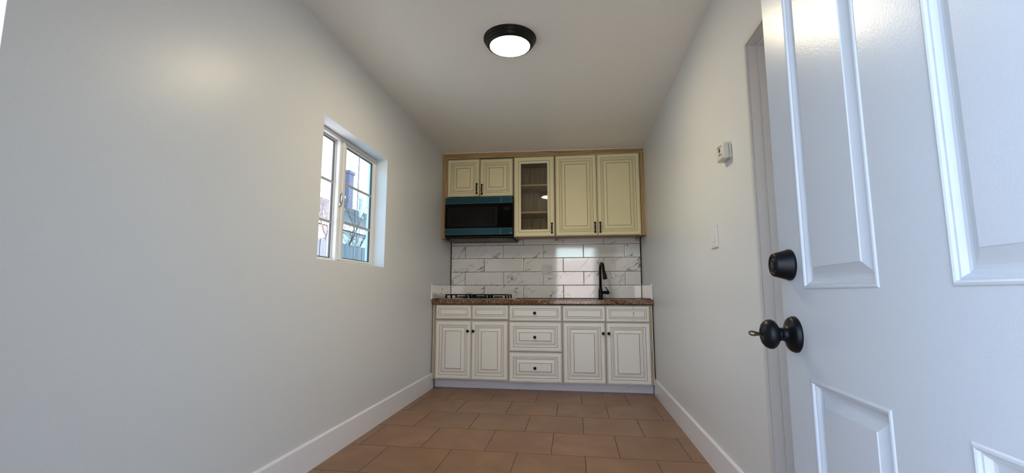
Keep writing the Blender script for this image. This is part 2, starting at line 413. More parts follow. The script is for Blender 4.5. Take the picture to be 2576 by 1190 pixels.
# ------------------------------------------------------------------ open entry door (six-panel, swung back along the room)
DS = 0.0334
tdir = Vector((DS, 1, 0)).normalized(); ndir = Vector((-tdir.y, tdir.x, 0))    # towards the room
LATCH = Vector((0.4830, 1.1520, 0))                                          # latch edge of the near face
def dmap(u, v_, h):
    p = LATCH - tdir * u + ndir * h; return (p.x, p.y, v_)
DW, DZ0, DZ1, DT = 0.889, 0.012, 2.035, 0.044
door = thing('door_1', dmap(DW, 0, -DT / 2), kind='structure')
PU = [0.1150, 0.3700, 0.5160, 0.7715]
PV = [0.220, 0.8225, 1.0048, 1.700, 1.795, 1.940]
def slab(side):
    bm = bmn()
    h0 = 0 if side > 0 else -DT
    def mp(u, v_, h): return dmap(u, v_, h0 + side * h)
    us = [0, PU[0], PU[1], PU[2], PU[3], DW]; vz = [DZ0] + PV + [DZ1]
    prof = [(0, 0, 0), (0.0020, 0.0020, 0), (0.0050, 0.0026, 0), (0.0075, 0.0014, 0), (0.0085, -0.0022, 0), (0.0115, -0.0026, 0), (0.0135, -0.0048, 0), (0.0165, -0.0082, 0), (0.0205, -0.0096, 0), (0.0250, -0.0094, 0), (0.0300, -0.0078, 0), (0.0440, -0.0018, 0), (0.0452, 0.0, 0)]
    for i in range(5):
        for j in range(len(vz) - 1):
            if i in (1, 3) and j in (1, 3, 5): rings(bm, mp, us[i], us[i + 1], vz[j], vz[j + 1], prof)
            else: quad(bm, [mp(us[i], vz[j], 0), mp(us[i + 1], vz[j], 0), mp(us[i + 1], vz[j + 1], 0), mp(us[i], vz[j + 1], 0)])
    bmesh.ops.remove_doubles(bm, verts=bm.verts[:], dist=1e-5)
    return bm
bm = slab(1)
b2 = slab(-1); me = bpy.data.meshes.new('tmp'); b2.to_mesh(me); bm.from_mesh(me); b2.free(); bpy.data.meshes.remove(me)
for (ua, ub, va, vb) in ((0, 0, DZ0, DZ1), (DW, DW, DZ0, DZ1)):
    quad(bm, [dmap(ua, va, 0), dmap(ua, va, -DT), dmap(ua, vb, -DT), dmap(ua, vb, 0)])
for v_ in (DZ0, DZ1): quad(bm, [dmap(0, v_, 0), dmap(DW, v_, 0), dmap(DW, v_, -DT), dmap(0, v_, -DT)])
bmesh.ops.remove_doubles(bm, verts=bm.verts[:], dist=1e-5)
obj('door_slab', bm, M['door'], door)
# hinges
for z in (0.25, 1.02, 1.80):
    bm = bmn(); lathe(bm, dmap(DW + 0.004, z - 0.05, -DT - 0.004), (0, 0, 1), [(0, 0.007), (0.10, 0.007)], 12); obj('hinge', bm, M['steel'], door)
# knob
KU, KZ = 0.0555, 0.9065
kb = Vector(dmap(KU, KZ, 0)); bm = bmn()
lathe(bm, kb, ndir, [(0, 0.0395), (0.004, 0.0395), (0.0055, 0.0380), (0.009, 0.0375), (0.0125, 0.034), (0.0155, 0.024), (0.020, 0.0165), (0.030, 0.0135), (0.031, 0.0150), (0.035, 0.0150), (0.0355, 0.0125), (0.037, 0.018),
     (0.0395, 0.0245), (0.0435, 0.0295), (0.049, 0.0325), (0.055, 0.0320), (0.061, 0.0290), (0.066, 0.0235), (0.069, 0.016), (0.0695, 0.012), (0.0685, 0.011), (0.0685, 0.004)], 40)
kn = obj('door_knob', bm, M['black'], door); kn['label'] = 'round black door knob with its round rose'
# key: blade, ring-shaped bow
bm = bmn(); kd = (ndir * 1.0 + Vector((0, 0, 0.05))).normalized(); up = Vector((0, 0.80, 0.60)); up = (up - kd * up.dot(kd)).normalized(); sd_ = kd.cross(up)
root = kb + ndir * 0.0675
def kbox(bm, a, b_, h, t):
    vs = []
    for c_ in (a, b_):
        for s1, s2 in ((-1, -1), (1, -1), (1, 1), (-1, 1)): vs.append(bm.verts.new(root + kd * c_ + up * (s1 * h) + sd_ * (s2 * t)))
    for q in ((0, 1, 2, 3), (7, 6, 5, 4), (0, 4, 5, 1), (1, 5, 6, 2), (2, 6, 7, 3), (3, 7, 4, 0)): bm.faces.new([vs[i] for i in q])
kbox(bm, 0.0, 0.009, 0.0042, 0.0011)
outl = [(0.008, 0.0050), (0.020, 0.0085), (0.027, 0.0060), (0.0295, 0.0), (0.027, -0.0060), (0.020, -0.0085), (0.008, -0.0050)]
inn = [(0.0165, 0.0028), (0.0205, 0.0048), (0.0245, 0.0036), (0.0265, 0.0), (0.0245, -0.0036), (0.0205, -0.0048), (0.0165, -0.0028)]
for s2 in (-1, 1):
    oo = [bm.verts.new(root + kd * a + up * h + sd_ * (s2 * 0.0011)) for a, h in outl]; ii = [bm.verts.new(root + kd * a + up * h + sd_ * (s2 * 0.0011)) for a, h in inn]
    for k in range(7): bm.faces.new([oo[k], oo[(k + 1) % 7], ii[(k + 1) % 7], ii[k]])
    if s2 == -1: o1, i1 = oo, ii
for k in range(7):
    bm.faces.new([o1[k], o1[(k + 1) % 7], oo[(k + 1) % 7], oo[k]]); bm.faces.new([i1[k], i1[(k + 1) % 7], ii[(k + 1) % 7], ii[k]])
kk = obj('key', bm, M['key'], origin=root)
tag(kk, 'small brass-coloured key with an open bow, stuck in the black door knob', 'key')
# deadbolt
bm = bmn(); lathe(bm, dmap(0.0545, 1.0600, 0), ndir, [(0, 0.0350), (0.005, 0.0350), (0.0075, 0.0335), (0.034, 0.0262), (0.0365, 0.0245), (0.037, 0.022), (0.0360, 0.0190), (0.0350, 0.0185), (0.0350, 0.0135), (0.0372, 0.0125), (0.0375, 0.0)], 40)
lathe(bm, dmap(0.0545, 1.0600, 0.0360), ndir, [(0, 0.0125), (0.0012, 0.0125), (0.0014, 0.011)], 24)
db = obj('deadbolt', bm, M['black'], door); db['label'] = 'tapered black deadbolt cylinder above the knob'
bm = bmn(); 
p0 = Vector(dmap(0.0545, 1.0600, 0.0378)); tz = Vector((0, 0, 1))
quad(bm, [p0 + tz * a + tdir * b_ for a, b_ in ((-0.006, -0.001), (0.006, -0.001), (0.006, 0.001), (-0.006, 0.001))]); obj('keyway', bm, M['steel'], db)
# latch plate on door edge
bm = bmn()
for zz in (0.9065, 1.06):
    quad(bm, [dmap(-0.0006, zz - 0.028, -0.011), dmap(-0.0006, zz + 0.028, -0.011), dmap(-0.0006, zz + 0.028, -0.034), dmap(-0.0006, zz - 0.028, -0.034)])
obj('latch_plate', bm, M['black'], door)

# ------------------------------------------------------------------ doorway in the right wall, casing, lining, stop and closed door
d2 = thing('door_2', (XR + 0.10, (BY0 + BY1) / 2, 0), kind='structure')
bm = bmn()
JX0, JX1 = XR + 0.001, XR + T
box(bm, JX0, JX1, BY1 - 0.004, BY1, 0, BZ); box(bm, JX0, JX1, BY0, BY0 + 0.004, 0, BZ); box(bm, JX0, JX1, BY0 + 0.004, BY1 - 0.004, BZ - 0.004, BZ)
obj('jamb', bm, M['casing'], d2)
bm = bmn(); SX0, SX1 = XR + 0.0385, XR + 0.072
box(bm, SX0, SX1, BY1 - 0.015, BY1 - 0.004, 0, BZ - 0.004, bev=0.0015); box(bm, SX0, SX1, BY0 + 0.004, BY0 + 0.015, 0, BZ - 0.004, bev=0.0015)
box(bm, SX0, SX1, BY0 + 0.015, BY1 - 0.015, BZ - 0.015, BZ - 0.004, bev=0.0015)
obj('door_stop', bm, M['casing'], d2)
bm = bmn(); box(bm, SX1 + 0.001, SX1 + 0.036, BY0 + 0.006, BY1 - 0.006, 0.01, BZ - 0.007, bev=0.001); obj('door_slab', bm, M['casing'], d2)
bm = bmn(); cw = 0.030
def casing_piece(bm, pts_in, pts_out, x):    # profile: outer edge raised, slopes to inner
    pass
box(bm, XR - 0.007, XR, BY1, BY1 + cw, 0, BZ + cw, bev=0.0025); box(bm, XR - 0.007, XR, BY0 - cw, BY0, 0, BZ + cw, bev=0.0025)
box(bm, XR - 0.007, XR, BY0, BY1, BZ, BZ + cw, bev=0.0025)
box(bm, XR - 0.010, XR - 0.006, BY1 + 0.002, BY1 + 0.010, 0, BZ + 0.006, bev=0.001); box(bm, XR - 0.010, XR - 0.006, BY0, BY1 + 0.002, BZ + 0.001, BZ + 0.009, bev=0.001)
struct('trim_3', bm, M['casing'], origin=(XR, BY1, 0))

# ------------------------------------------------------------------ ceiling light
LC = (-0.386, 2.718); LZ = ceil_z(LC[0])
lt = thing('ceiling_light', (LC[0], LC[1], LZ), 'round flush ceiling lamp, lit, with a stepped dark bronze rim', 'lamp')
bm = bmn(); lathe(bm, (LC[0], LC[1], LZ + 0.003), (0, 0, -1), [(0, 0.169), (0.010, 0.169), (0.014, 0.164), (0.016, 0.160), (0.026, 0.1605), (0.031, 0.157), (0.034, 0.150), (0.040, 0.1495), (0.046, 0.146), (0.052, 0.140), (0.056, 0.133), (0.0565, 0.1285), (0.050, 0.1275)], 96, cap=False)
obj('rim', bm, M['bronze'], lt)
bm = bmn(); lathe(bm, (LC[0], LC[1], LZ - 0.047), (0, 0, -1), [(0, 0.1275), (0.005, 0.1270), (0.009, 0.120), (0.012, 0.100), (0.014, 0.06), (0.0145, 0.001)], 72, cap=True)
obj('diffuser', bm, M['lens'], lt)

# ------------------------------------------------------------------ alarm and switch plate on the right wall
al = thing('smoke_alarm', (XR, 2.352, 1.655), 'white rounded square gas alarm high on the right wall, with small grille slots', 'alarm')
bm = bmn(); box(bm, XR - 0.010, XR, 2.302, 2.410, 1.662, 1.748, bev=0.004, seg=2); obj('mounting_plate', bm, M['white'], al)
bm = bmn(); box(bm, XR - 0.042, XR - 0.010, 2.300, 2.408, 1.660, 1.746, bev=0.011, seg=4)
for f in bm.faces: f.smooth = True
obj('body', bm, M['bone'], al)
bm = bmn(); X = XR - 0.0425
box(bm, X - 0.0008, X + 0.001, 2.342, 2.362, 1.702, 1.722); obj('sensor_window', bm, M['slot'], al)
bm = bmn()
for (y0, y1, z0, z1) in ((2.342, 2.380, 1.729, 1.732), (2.342, 2.360, 1.690, 1.693), (2.314, 2.334, 1.682, 1.685), (2.340, 2.360, 1.684, 1.686), (2.312, 2.330, 1.725, 1.727)):
    bm = bmn(); box(bm, X - 0.0008, X + 0.001, y0, y1, z0, z1); obj('grille_slot', bm, M['slot'], al)

sw = thing('light_switch', (XR, 2.642, 1.246), 'white double switch plate on the right wall between the alarm and the door casing', 'switch')
bm = bmn(); box(bm, XR - 0.0085, XR, 2.584, 2.700, 1.246, 1.372, bev=0.003, seg=2); obj('plate', bm, M['white'], sw)
for yc in (2.619, 2.665):
    bm = bmn(); box(bm, XR - 0.0115, XR - 0.008, yc - 0.0165, yc + 0.0165, 1.276, 1.342, bev=0.0015); obj('rocker', bm, M['white'], sw)
bm = bmn()
for yc in (2.619, 2.665):
    for z in (1.257, 1.361):
        bm = bmn(); lathe(bm, (XR - 0.0084, yc, z), (-1, 0, 0), [(0, 0.003), (0.001, 0.0025)], 10); obj('screw', bm, M['steel'], sw)

# ------------------------------------------------------------------ backsplash: grout bed, marble-look tiles
bs = thing('trim_4', (-0.365, YB, 0.93), kind='structure')
BYF = YB - 0.006
bm = bmn(); box(bm, XL + 0.001, XR - 0.001, YB - 0.007, YB - 0.001, 0.930, 1.70); obj('grout_bed', bm, M['grout'], bs)
ZR = [0.9335, 1.0894, 1.2504, 1.4147, 1.5743, 1.70]
JA = [-1.3252, -0.8491, -0.3674, 0.1114, 0.5905]; JB = [-1.0865, -0.6082, -0.1287, 0.3499]
tile_i = 0
def tile(mp, u0, u1, v0, v1, parent=bs):
    bm = bmn(); rings(bm, mp, u0, u1, v0, v1, [(0, 0.0030, 0), (0.0012, 0.0042, 0), (0.004, 0.0045, 0)], back=-0.003)
    return obj('marble_tile', bm, M['marble'], parent)
gg = 0.0022
for i in range(5):
    J = JA if i in (1, 3) else (JB + ([0.835] if False else []))
    xs_ = [XL + 0.010] + J + [XR - 0.010]
    for k in range(len(xs_) - 1):
        tile(lambda u, v_, h: (u, YB - 0.007 - h, v_), xs_[k] + gg, xs_[k + 1] - gg, ZR[i] + gg, ZR[i + 1] - gg)
for side, x, s, joint, yend in (('l', XL, 1, 5.281, 4.700), ('r', XR, -1, 5.362, 4.790)):
    bm = bmn(); xx = sorted((x + s * 0.0005, x + s * 0.004)); box(bm, xx[0], xx[1], yend, YB - 0.008, 0.930, 1.0894); obj('grout_bed', bm, M['grout'], bs)
    for a, b_ in ((yend + 0.006, joint), (joint, YB - 0.014)):
        tile(lambda u, v_, h, x=x, s=s: (x + s * (0.004 + h), u, v_), a + gg * .6, b_ - gg * .6, ZR[0] + gg, ZR[1] - gg)
    bm = bmn(); xx = sorted((x, x + s * 0.0125)); box(bm, xx[0], xx[1], yend - 0.004, yend + 0.006, 0.929, 1.094, bev=0.002)
    box(bm, xx[0], xx[1] - 0.002, yend, YB - 0.012, 1.0894, 1.094, bev=0.001)
    o = obj('edge_trim', bm, M['trim'], bs); o['label'] = 'white edge strip of the side splash'

# ------------------------------------------------------------------ cabinet parts
def fmap(yf): return lambda u, v_, h: (u, yf - h, v_)
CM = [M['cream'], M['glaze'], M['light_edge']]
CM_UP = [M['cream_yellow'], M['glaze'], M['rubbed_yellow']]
def big_prof(w=1.0):
    return [(0, 0.0, 2, 0), (0.0025, 0.0018, 2), (0.0050, 0.0018, 1), (0.0075, 0.0004, 0), (0.0095, 0.0016, 0), (0.030, 0.0024, 0), (0.0415, 0.0016, 1), (0.0445, -0.0008, 2), (0.0485, 0.0010, 0), (0.0600, -0.0035, 1),
            (0.0620, -0.0050, 0), (0.0700, -0.0060, 1), (0.0728, -0.0080, 2), (0.0765, -0.0065, 0), (0.1040, -0.0005, 1), (0.1078, -0.0016, 0), (0.1095, 0.0, 0)]
def small_prof():
    return [(0, 0.0, 2, 0), (0.0025, 0.0018, 2), (0.0045, 0.0018, 1), (0.0065, 0.0004, 0), (0.0085, 0.0016, 0), (0.0290, 0.0022, 1), (0.0320, -0.0010, 2), (0.0350, -0.0030, 0), (0.0450, -0.0010, 1), (0.0480, -0.0020, 0), (0.0495, -0.0005, 0)]
def front(name, x0, x1, z0, z1, yf, parent, small=False, thick=0.019):
    bm = bmn(); rings(bm, fmap(yf), x0, x1, z0, z1, small_prof() if small else big_prof(), back=-thick)
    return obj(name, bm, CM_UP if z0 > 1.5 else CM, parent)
def knob(x, z, yf, parent):
    bm = bmn(); lathe(bm, (x, yf, z), (0, -1, 0), [(0, 0.009), (0.002, 0.009), (0.004, 0.006), (0.012, 0.006), (0.015, 0.012), (0.019, 0.0155), (0.024, 0.0155), (0.028, 0.012), (0.030, 0.005)], 24)
    return obj('knob', bm, M['black'], parent)
def pull(x, z0, z1, yf, parent):
    bm = bmn()
    for z in (z0, z1): 
        lathe(bm, (x, yf, z), (0, -1, 0), [(0, 0.0085), (0.003, 0.0085), (0.006, 0.005), (0.018, 0.0045)], 14)
        lathe(bm, (x, yf - 0.014, z), (0, -1, 0), [(0, 0.0050), (0.003, 0.0105), (0.008, 0.0118), (0.013, 0.0080), (0.015, 0.002)], 14)
    pts = [(x, yf - 0.021 - 0.010 * math.sin(math.pi * t), z0 + (z1 - z0) * t) for t in [i / 10 for i in range(11)]]
    tube(bm, pts, [0.0052 + 0.0030 * math.sin(math.pi * i / 10) for i in range(11)], 12)
    return obj('pull_handle', bm, M['black'], parent)

# upper cabinets -------------------------------------------------
YU = 5.035; UY = 5.0555
def carcass(x0, x1, z0, z1, yf, yb_, parent, recess=0.02, open_front=False, mat=None, t=0.016, div=None):
    bm = bmn()
    box(bm, x0, x0 + t, yf, yb_, z0, z1); box(bm, x1 - t, x1, yf, yb_, z0, z1)
    box(bm, x0 + t, x1 - t, yf, yb_, z1 - t, z1); box(bm, x0 + t, x1 - t, yf, yb_, z0 + recess, z0 + recess + t)
    box(bm, x0 + t, x1 - t, yb_ - 0.006, yb_, z0 + recess + t, z1 - t)
    if not open_front:      # face frame
        box(bm, x0 + t, x0 + 0.045, yf, yf + 0.018, z0 + recess + t, z1 - t); box(bm, x1 - 0.045, x1 - t, yf, yf + 0.018, z0 + recess + t, z1 - t)
        box(bm, (x0 + x1) / 2 - 0.02, (x0 + x1) / 2 + 0.02, yf, yf + 0.018, z0 + recess + t, z1 - t)
    return obj('carcass', bm, M['carcass_tan'] if mat is None else mat, parent)
YW = YB - 0.002
c1 = thing('wall_cabinet', (-1.066, UY, 2.100), 'short cream two-door wall cabinet right above the microwave', 'cabinet', 'cream wall cabinets')
carcass(-1.455, -0.676, 2.098, 2.545, UY, YW, c1)
for (a, b_, hx, z0, z1, top) in ((-1.447, -1.071, -1.096, 2.133, 2.241, 2.543), (-1.061, -0.682, -1.036, 2.124, 2.229, 2.536)):
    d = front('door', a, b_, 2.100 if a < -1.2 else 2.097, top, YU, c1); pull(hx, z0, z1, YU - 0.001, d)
c2 = thing('wall_cabinet', (-0.436, UY, 1.625), 'cream wall cabinet with a single glass door and two shelves', 'cabinet', 'cream wall cabinets')
carcass(-0.671, -0.204, 1.622, 2.545, UY, YW, c2, open_front=True)
# glass door
bm = bmn()
gx0, gx1, gz0, gz1 = -0.664, -0.209, 1.626, 2.543
gp = [(0, 0.0, 2, 0), (0.0025, 0.0018, 2), (0.0050, 0.0018, 1), (0.0072, 0.0004, 0), (0.0095, 0.0016, 0), (0.030, 0.0022, 0), (0.0475, 0.0016, 1), (0.0508, -0.0010, 2), (0.0560, 0.0005, 0), (0.068, -0.0005, 2), (0.0770, -0.0030, 1), (0.0785, -0.0120, 0), (0.0785, -0.019, 0)]
Lr = []
for p in [(0, -0.019, 0)] + gp:
    Lr.append([bm.verts.new(fmap(YU)(*q, p[1])) for q in ((gx0 + p[0], gz0 + p[0]), (gx1 - p[0], gz0 + p[0]), (gx1 - p[0], gz1 - p[0]), (gx0 + p[0], gz1 - p[0]))])
ml = [0] + [p[2] for p in gp]
for i in range(len(Lr)):
    j = (i + 1) % len(Lr)
    for k in range(4): bm.faces.new([Lr[i][k], Lr[i][(k + 1) % 4], Lr[j][(k + 1) % 4], Lr[j][k]]).material_index = ml[i]
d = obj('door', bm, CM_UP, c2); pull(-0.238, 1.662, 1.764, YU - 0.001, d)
bm = bmn(); quad(bm, [(gx0 + 0.075, YU + 0.013, gz0 + 0.075), (gx1 - 0.075, YU + 0.013, gz0 + 0.075), (gx1 - 0.075, YU + 0.013, gz1 - 0.075), (gx0 + 0.075, YU + 0.013, gz1 - 0.075)]); obj('pane', bm, M['cab_glass'], d)
# inside: lining, shelves
bm = bmn()
x0, x1, z0, z1 = -0.6548, -0.2202, 1.6585, 2.5288
box(bm, x0, x0 + 0.002, UY + 0.002, YW - 0.0065, z0, z1); box(bm, x1 - 0.002, x1, UY + 0.002, YW - 0.0065, z0, z1); box(bm, x0, x1, YW - 0.0085, YW - 0.0065, z0, z1); box(bm, x0, x1, UY + 0.002, YW - 0.009, z1 - 0.002, z1); box(bm, x0, x1, UY + 0.002, YW - 0.009, z0, z0 + 0.002)
obj('lining', bm, M['wood_in'], c2)
for z in (1.898, 2.213):
    bm = bmn(); box(bm, x0 + 0.0025, x1 - 0.0025, UY + 0.03, YW - 0.010, z, z + 0.019, bev=0.001); obj('shelf', bm, M['shelf'], c2)
c3 = thing('wall_cabinet', (0.268, UY, 1.625), 'tall cream two-door wall cabinet beside the right wall, above the faucet', 'cabinet', 'cream wall cabinets')
carcass(-0.199, 0.736, 1.622, 2.545, UY, YW, c3)
for (a, b_, hx) in ((-0.194, 0.2610, 0.235), (0.2675, 0.7295, 0.291)):
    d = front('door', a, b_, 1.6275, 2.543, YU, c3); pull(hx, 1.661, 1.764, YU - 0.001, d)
# wood fillers
def filler(name, x0, x1, z0, z1, y0, y1, mat, label, rib_shades=0, caulk=None):
    t_ = thing(name, ((x0 + x1) / 2, y0, z0), label, 'filler')
    bm = bmn(); box(bm, x0, x1, y0, y1, z0, z1, bev=0.001)
    obj('board', bm, mat, t_)
    if rib_shades:
        w = (x1 - x0) / (2 * rib_shades + 1)
        for k in range(rib_shades + 0):
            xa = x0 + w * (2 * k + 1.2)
            bm = bmn(); box(bm, xa, xa + min(w * 0.5, 0.0035), y0 - 0.0012, y0 + 0.001, z0 + 0.002, z1 - 0.002, bev=0.001); obj('rib_shade_line', bm, M['rib_shade'], t_)  # thin dark strip, paints the shadow lines of the ribbing
    if caulk:
        bm = bmn(); box(bm, caulk[0], caulk[1], y0 - 0.006, y0 + 0.002, z0, z1, bev=0.0015); obj('caulk_bead', bm, M['trim'], t_)
    return t_
YC = 5.045
cf = thing('crown_filler', (-0.37, YC, 2.556), 'long ribbed wood filler board running between the wall cabinets and the ceiling', 'filler')
bm = bmn()
q = [(XL + 0.001, 2.556), (XR - 0.001, 2.550), (XR - 0.001, ceil_z(XR) - 0.005), (XL + 0.001, ceil_z(XL) - 0.005)]
A = [bm.verts.new((x, YC, z)) for x, z in q]; Bk = [bm.verts.new((x, YC + 0.018, z)) for x, z in q]
bm.faces.new(A); bm.faces.new(Bk)
for k in range(4): bm.faces.new([A[k], A[(k + 1) % 4], Bk[(k + 1) % 4], Bk[k]])
obj('board', bm, M['wood_h'], cf)
bm = bmn()
A = [(XL + 0.001, ceil_z(XL) - 0.008), (XR - 0.001, ceil_z(XR) - 0.008), (XR - 0.001, ceil_z(XR) - 0.001), (XL + 0.001, ceil_z(XL) - 0.001)]
fr = [bm.verts.new((x, YC - 0.008, z)) for x, z in A]; bk = [bm.verts.new((x, YC + 0.001, z)) for x, z in A]
bm.faces.new(fr); bm.faces.new(bk)
for k in range(4): bm.faces.new([fr[k], fr[(k + 1) % 4], bk[(k + 1) % 4], bk[k]])
obj('caulk_bead', bm, M['light_edge'], cf)
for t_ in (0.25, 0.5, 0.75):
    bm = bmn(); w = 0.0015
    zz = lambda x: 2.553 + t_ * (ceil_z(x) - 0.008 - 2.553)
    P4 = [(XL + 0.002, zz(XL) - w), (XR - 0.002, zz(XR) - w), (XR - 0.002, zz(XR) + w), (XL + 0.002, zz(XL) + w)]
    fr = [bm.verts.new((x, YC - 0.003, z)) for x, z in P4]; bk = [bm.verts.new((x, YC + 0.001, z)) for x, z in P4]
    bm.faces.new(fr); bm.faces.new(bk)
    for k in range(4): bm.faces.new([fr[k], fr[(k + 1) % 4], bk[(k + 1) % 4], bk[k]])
    obj('rib_shade_line', bm, M['rib_shade'], cf)  # dark line coloured as shadow along the ribbed board
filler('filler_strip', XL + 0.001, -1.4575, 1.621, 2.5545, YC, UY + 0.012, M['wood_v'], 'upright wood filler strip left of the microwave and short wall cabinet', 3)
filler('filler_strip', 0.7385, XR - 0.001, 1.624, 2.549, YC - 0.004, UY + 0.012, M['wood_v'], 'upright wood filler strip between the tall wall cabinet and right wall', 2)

# base cabinets -------------------------------------------------
YD = 4.745; YF = 4.7655
def base_carcass(x0, x1, parent, mids):
    bm = bmn(); z0, z1 = 0.098, 0.8745; t = 0.016
    box(bm, x0, x0 + t, YF, YW - 0.006, z0, z1); box(bm, x1 - t, x1, YF, YW - 0.006, z0, z1); box(bm, x0 + t, x1 - t, YF, YW - 0.006, z0, z0 + t)
    box(bm, x0 + t, x1 - t, YW - 0.012, YW - 0.006, z0 + t, z1); box(bm, x0 + t, x1 - t, YF, YF + 0.018, z1 - 0.03, z1)
    for z in mids: box(bm, x0 + t, x1 - t, YF, YF + 0.018, z - 0.02, z + 0.02)
    if len(mids) == 1:
        box(bm, (x0 + x1) / 2 - 0.02, (x0 + x1) / 2 + 0.02, YF, YF + 0.018, z0 + t, mids[0] - 0.02); box(bm, (x0 + x1) / 2 - 0.02, (x0 + x1) / 2 + 0.02, YF, YF + 0.018, mids[0] + 0.02, z1 - 0.03)
    obj('carcass', bm, M['carcass_low'], parent)
b1 = thing('base_cabinet', (-1.077, YF, 0.098), 'cream base cabinet with two doors under the gas cooktop', 'cabinet', 'cream base cabinets')
base_carcass(-1.474, -0.6865, b1, [0.715])
front('drawer_front', -1.465, -1.084, 0.7255, 0.868, YD, b1, True); front('drawer_front', -1.072, -0.6895, 0.7230, 0.868, YD, b1, True)
d = front('door', -1.465, -1.082, 0.108, 0.7045, YD, b1); knob(-1.115, 0.6005, YD, d)
d = front('door', -1.0765, -0.694, 0.105, 0.7035, YD, b1); knob(-1.056, 0.600, YD, d)
b2_ = thing('base_cabinet', (-0.408, YF, 0.098), 'cream base cabinet with a stack of three drawers, in the middle', 'cabinet', 'cream base cabinets')
base_carcass(-0.6855, -0.1315, b2_, [0.703, 0.396])
for (z0, z1, zk, sm) in ((0.7095, 0.868, 0.791, True), (0.4020, 0.6975, 0.547, False), (0.0945, 0.3905, 0.238, False)):
    d = front('drawer', -0.678, -0.138, z0, z1, YD, b2_, sm); knob(-0.411, zk, YD, d)
b3 = thing('base_cabinet', (0.307, YF, 0.098), 'cream base cabinet with two doors under the faucet, beside the right wall', 'cabinet', 'cream base cabinets')
base_carcass(-0.1305, 0.743, b3, [0.703])
front('drawer_front', -0.123, 0.3035, 0.7095, 0.866, YD, b3, True)
o = front('drawer_front', 0.3105, 0.738, 0.7090, 0.866, YD, b3, True); o['label'] = 'drawer front with dark drip marks'
bm = bmn()
for (x, z, w, h) in ((0.581, 0.855, 0.0022, 0.005), (0.5815, 0.840, 0.002, 0.004), (0.582, 0.798, 0.0024, 0.009), (0.5815, 0.783, 0.0014, 0.010), (0.582, 0.771, 0.002, 0.004), (0.582, 0.724, 0.0018, 0.004), (0.4455, 0.784, 0.0016, 0.002)):
    bm = bmn(); box(bm, x - w, x + w, YD - 0.0042, YD + 0.0005, z - h, z + h, bev=0.0008); obj('drip_mark', bm, M['glaze'], o)
d = front('door', -0.1215, 0.2965, 0.0955, 0.6970, YD, b3); knob(0.278, 0.5925, YD, d)
d = front('door', 0.3115, 0.7385, 0.0965, 0.6980, YD, b3); knob(0.3335, 0.593, YD, d)
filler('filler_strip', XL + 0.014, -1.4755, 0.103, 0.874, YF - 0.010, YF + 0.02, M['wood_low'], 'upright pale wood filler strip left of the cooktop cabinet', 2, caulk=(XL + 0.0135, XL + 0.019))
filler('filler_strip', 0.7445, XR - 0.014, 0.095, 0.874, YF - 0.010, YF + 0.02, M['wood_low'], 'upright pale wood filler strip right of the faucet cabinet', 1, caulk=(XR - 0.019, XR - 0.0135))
bm = bmn()
q = [(XL + 0.014, 4.857), (XR - 0.014, 4.831)]
fr = [bm.verts.new((q[0][0], q[0][1], 0.002)), bm.verts.new((q[1][0], q[1][1], 0.002)), bm.verts.new((q[1][0], q[1][1], 0.097)), bm.verts.new((q[0][0], q[0][1], 0.097))]
bk = [bm.verts.new((v_.co.x, v_.co.y + 0.015, v_.co.z)) for v_ in fr]
bm.faces.new(fr); bm.faces.new(bk)
for k in range(4): bm.faces.new([fr[k], fr[(k + 1) % 4], bk[(k + 1) % 4], bk[k]])
tk = struct('baseboard_back', bm, M['trim'])
bm = bmn()
for (x, z, r_) in ((-1.17, 0.055, 0.003), (-0.75, 0.082, 0.003), (0.22, 0.07, 0.002), (0.53, 0.057, 0.0035), (-0.30, 0.085, 0.003)):
    yk = 4.857 + (x - q[0][0]) / (q[1][0] - q[0][0]) * (4.831 - 4.857)
    bm = bmn(); lathe(bm, (x, yk, z), (0, -1, 0), [(-0.002, r_), (0.0008, r_)], 8); obj('nail_hole', bm, M['slot'], tk)

# countertop
bm = bmn(); box(bm, XL + 0.002, XR - 0.002, 4.722, YB - 0.008, 0.8805, 0.9285, bev=0.006, seg=3)
ct = obj('countertop', bm, M['granite'])
tag(ct, 'long brown speckled granite countertop across the whole back of the room', 'countertop')
bm = bmn()   # black undermount-style bar seen as a dark line at the back joint
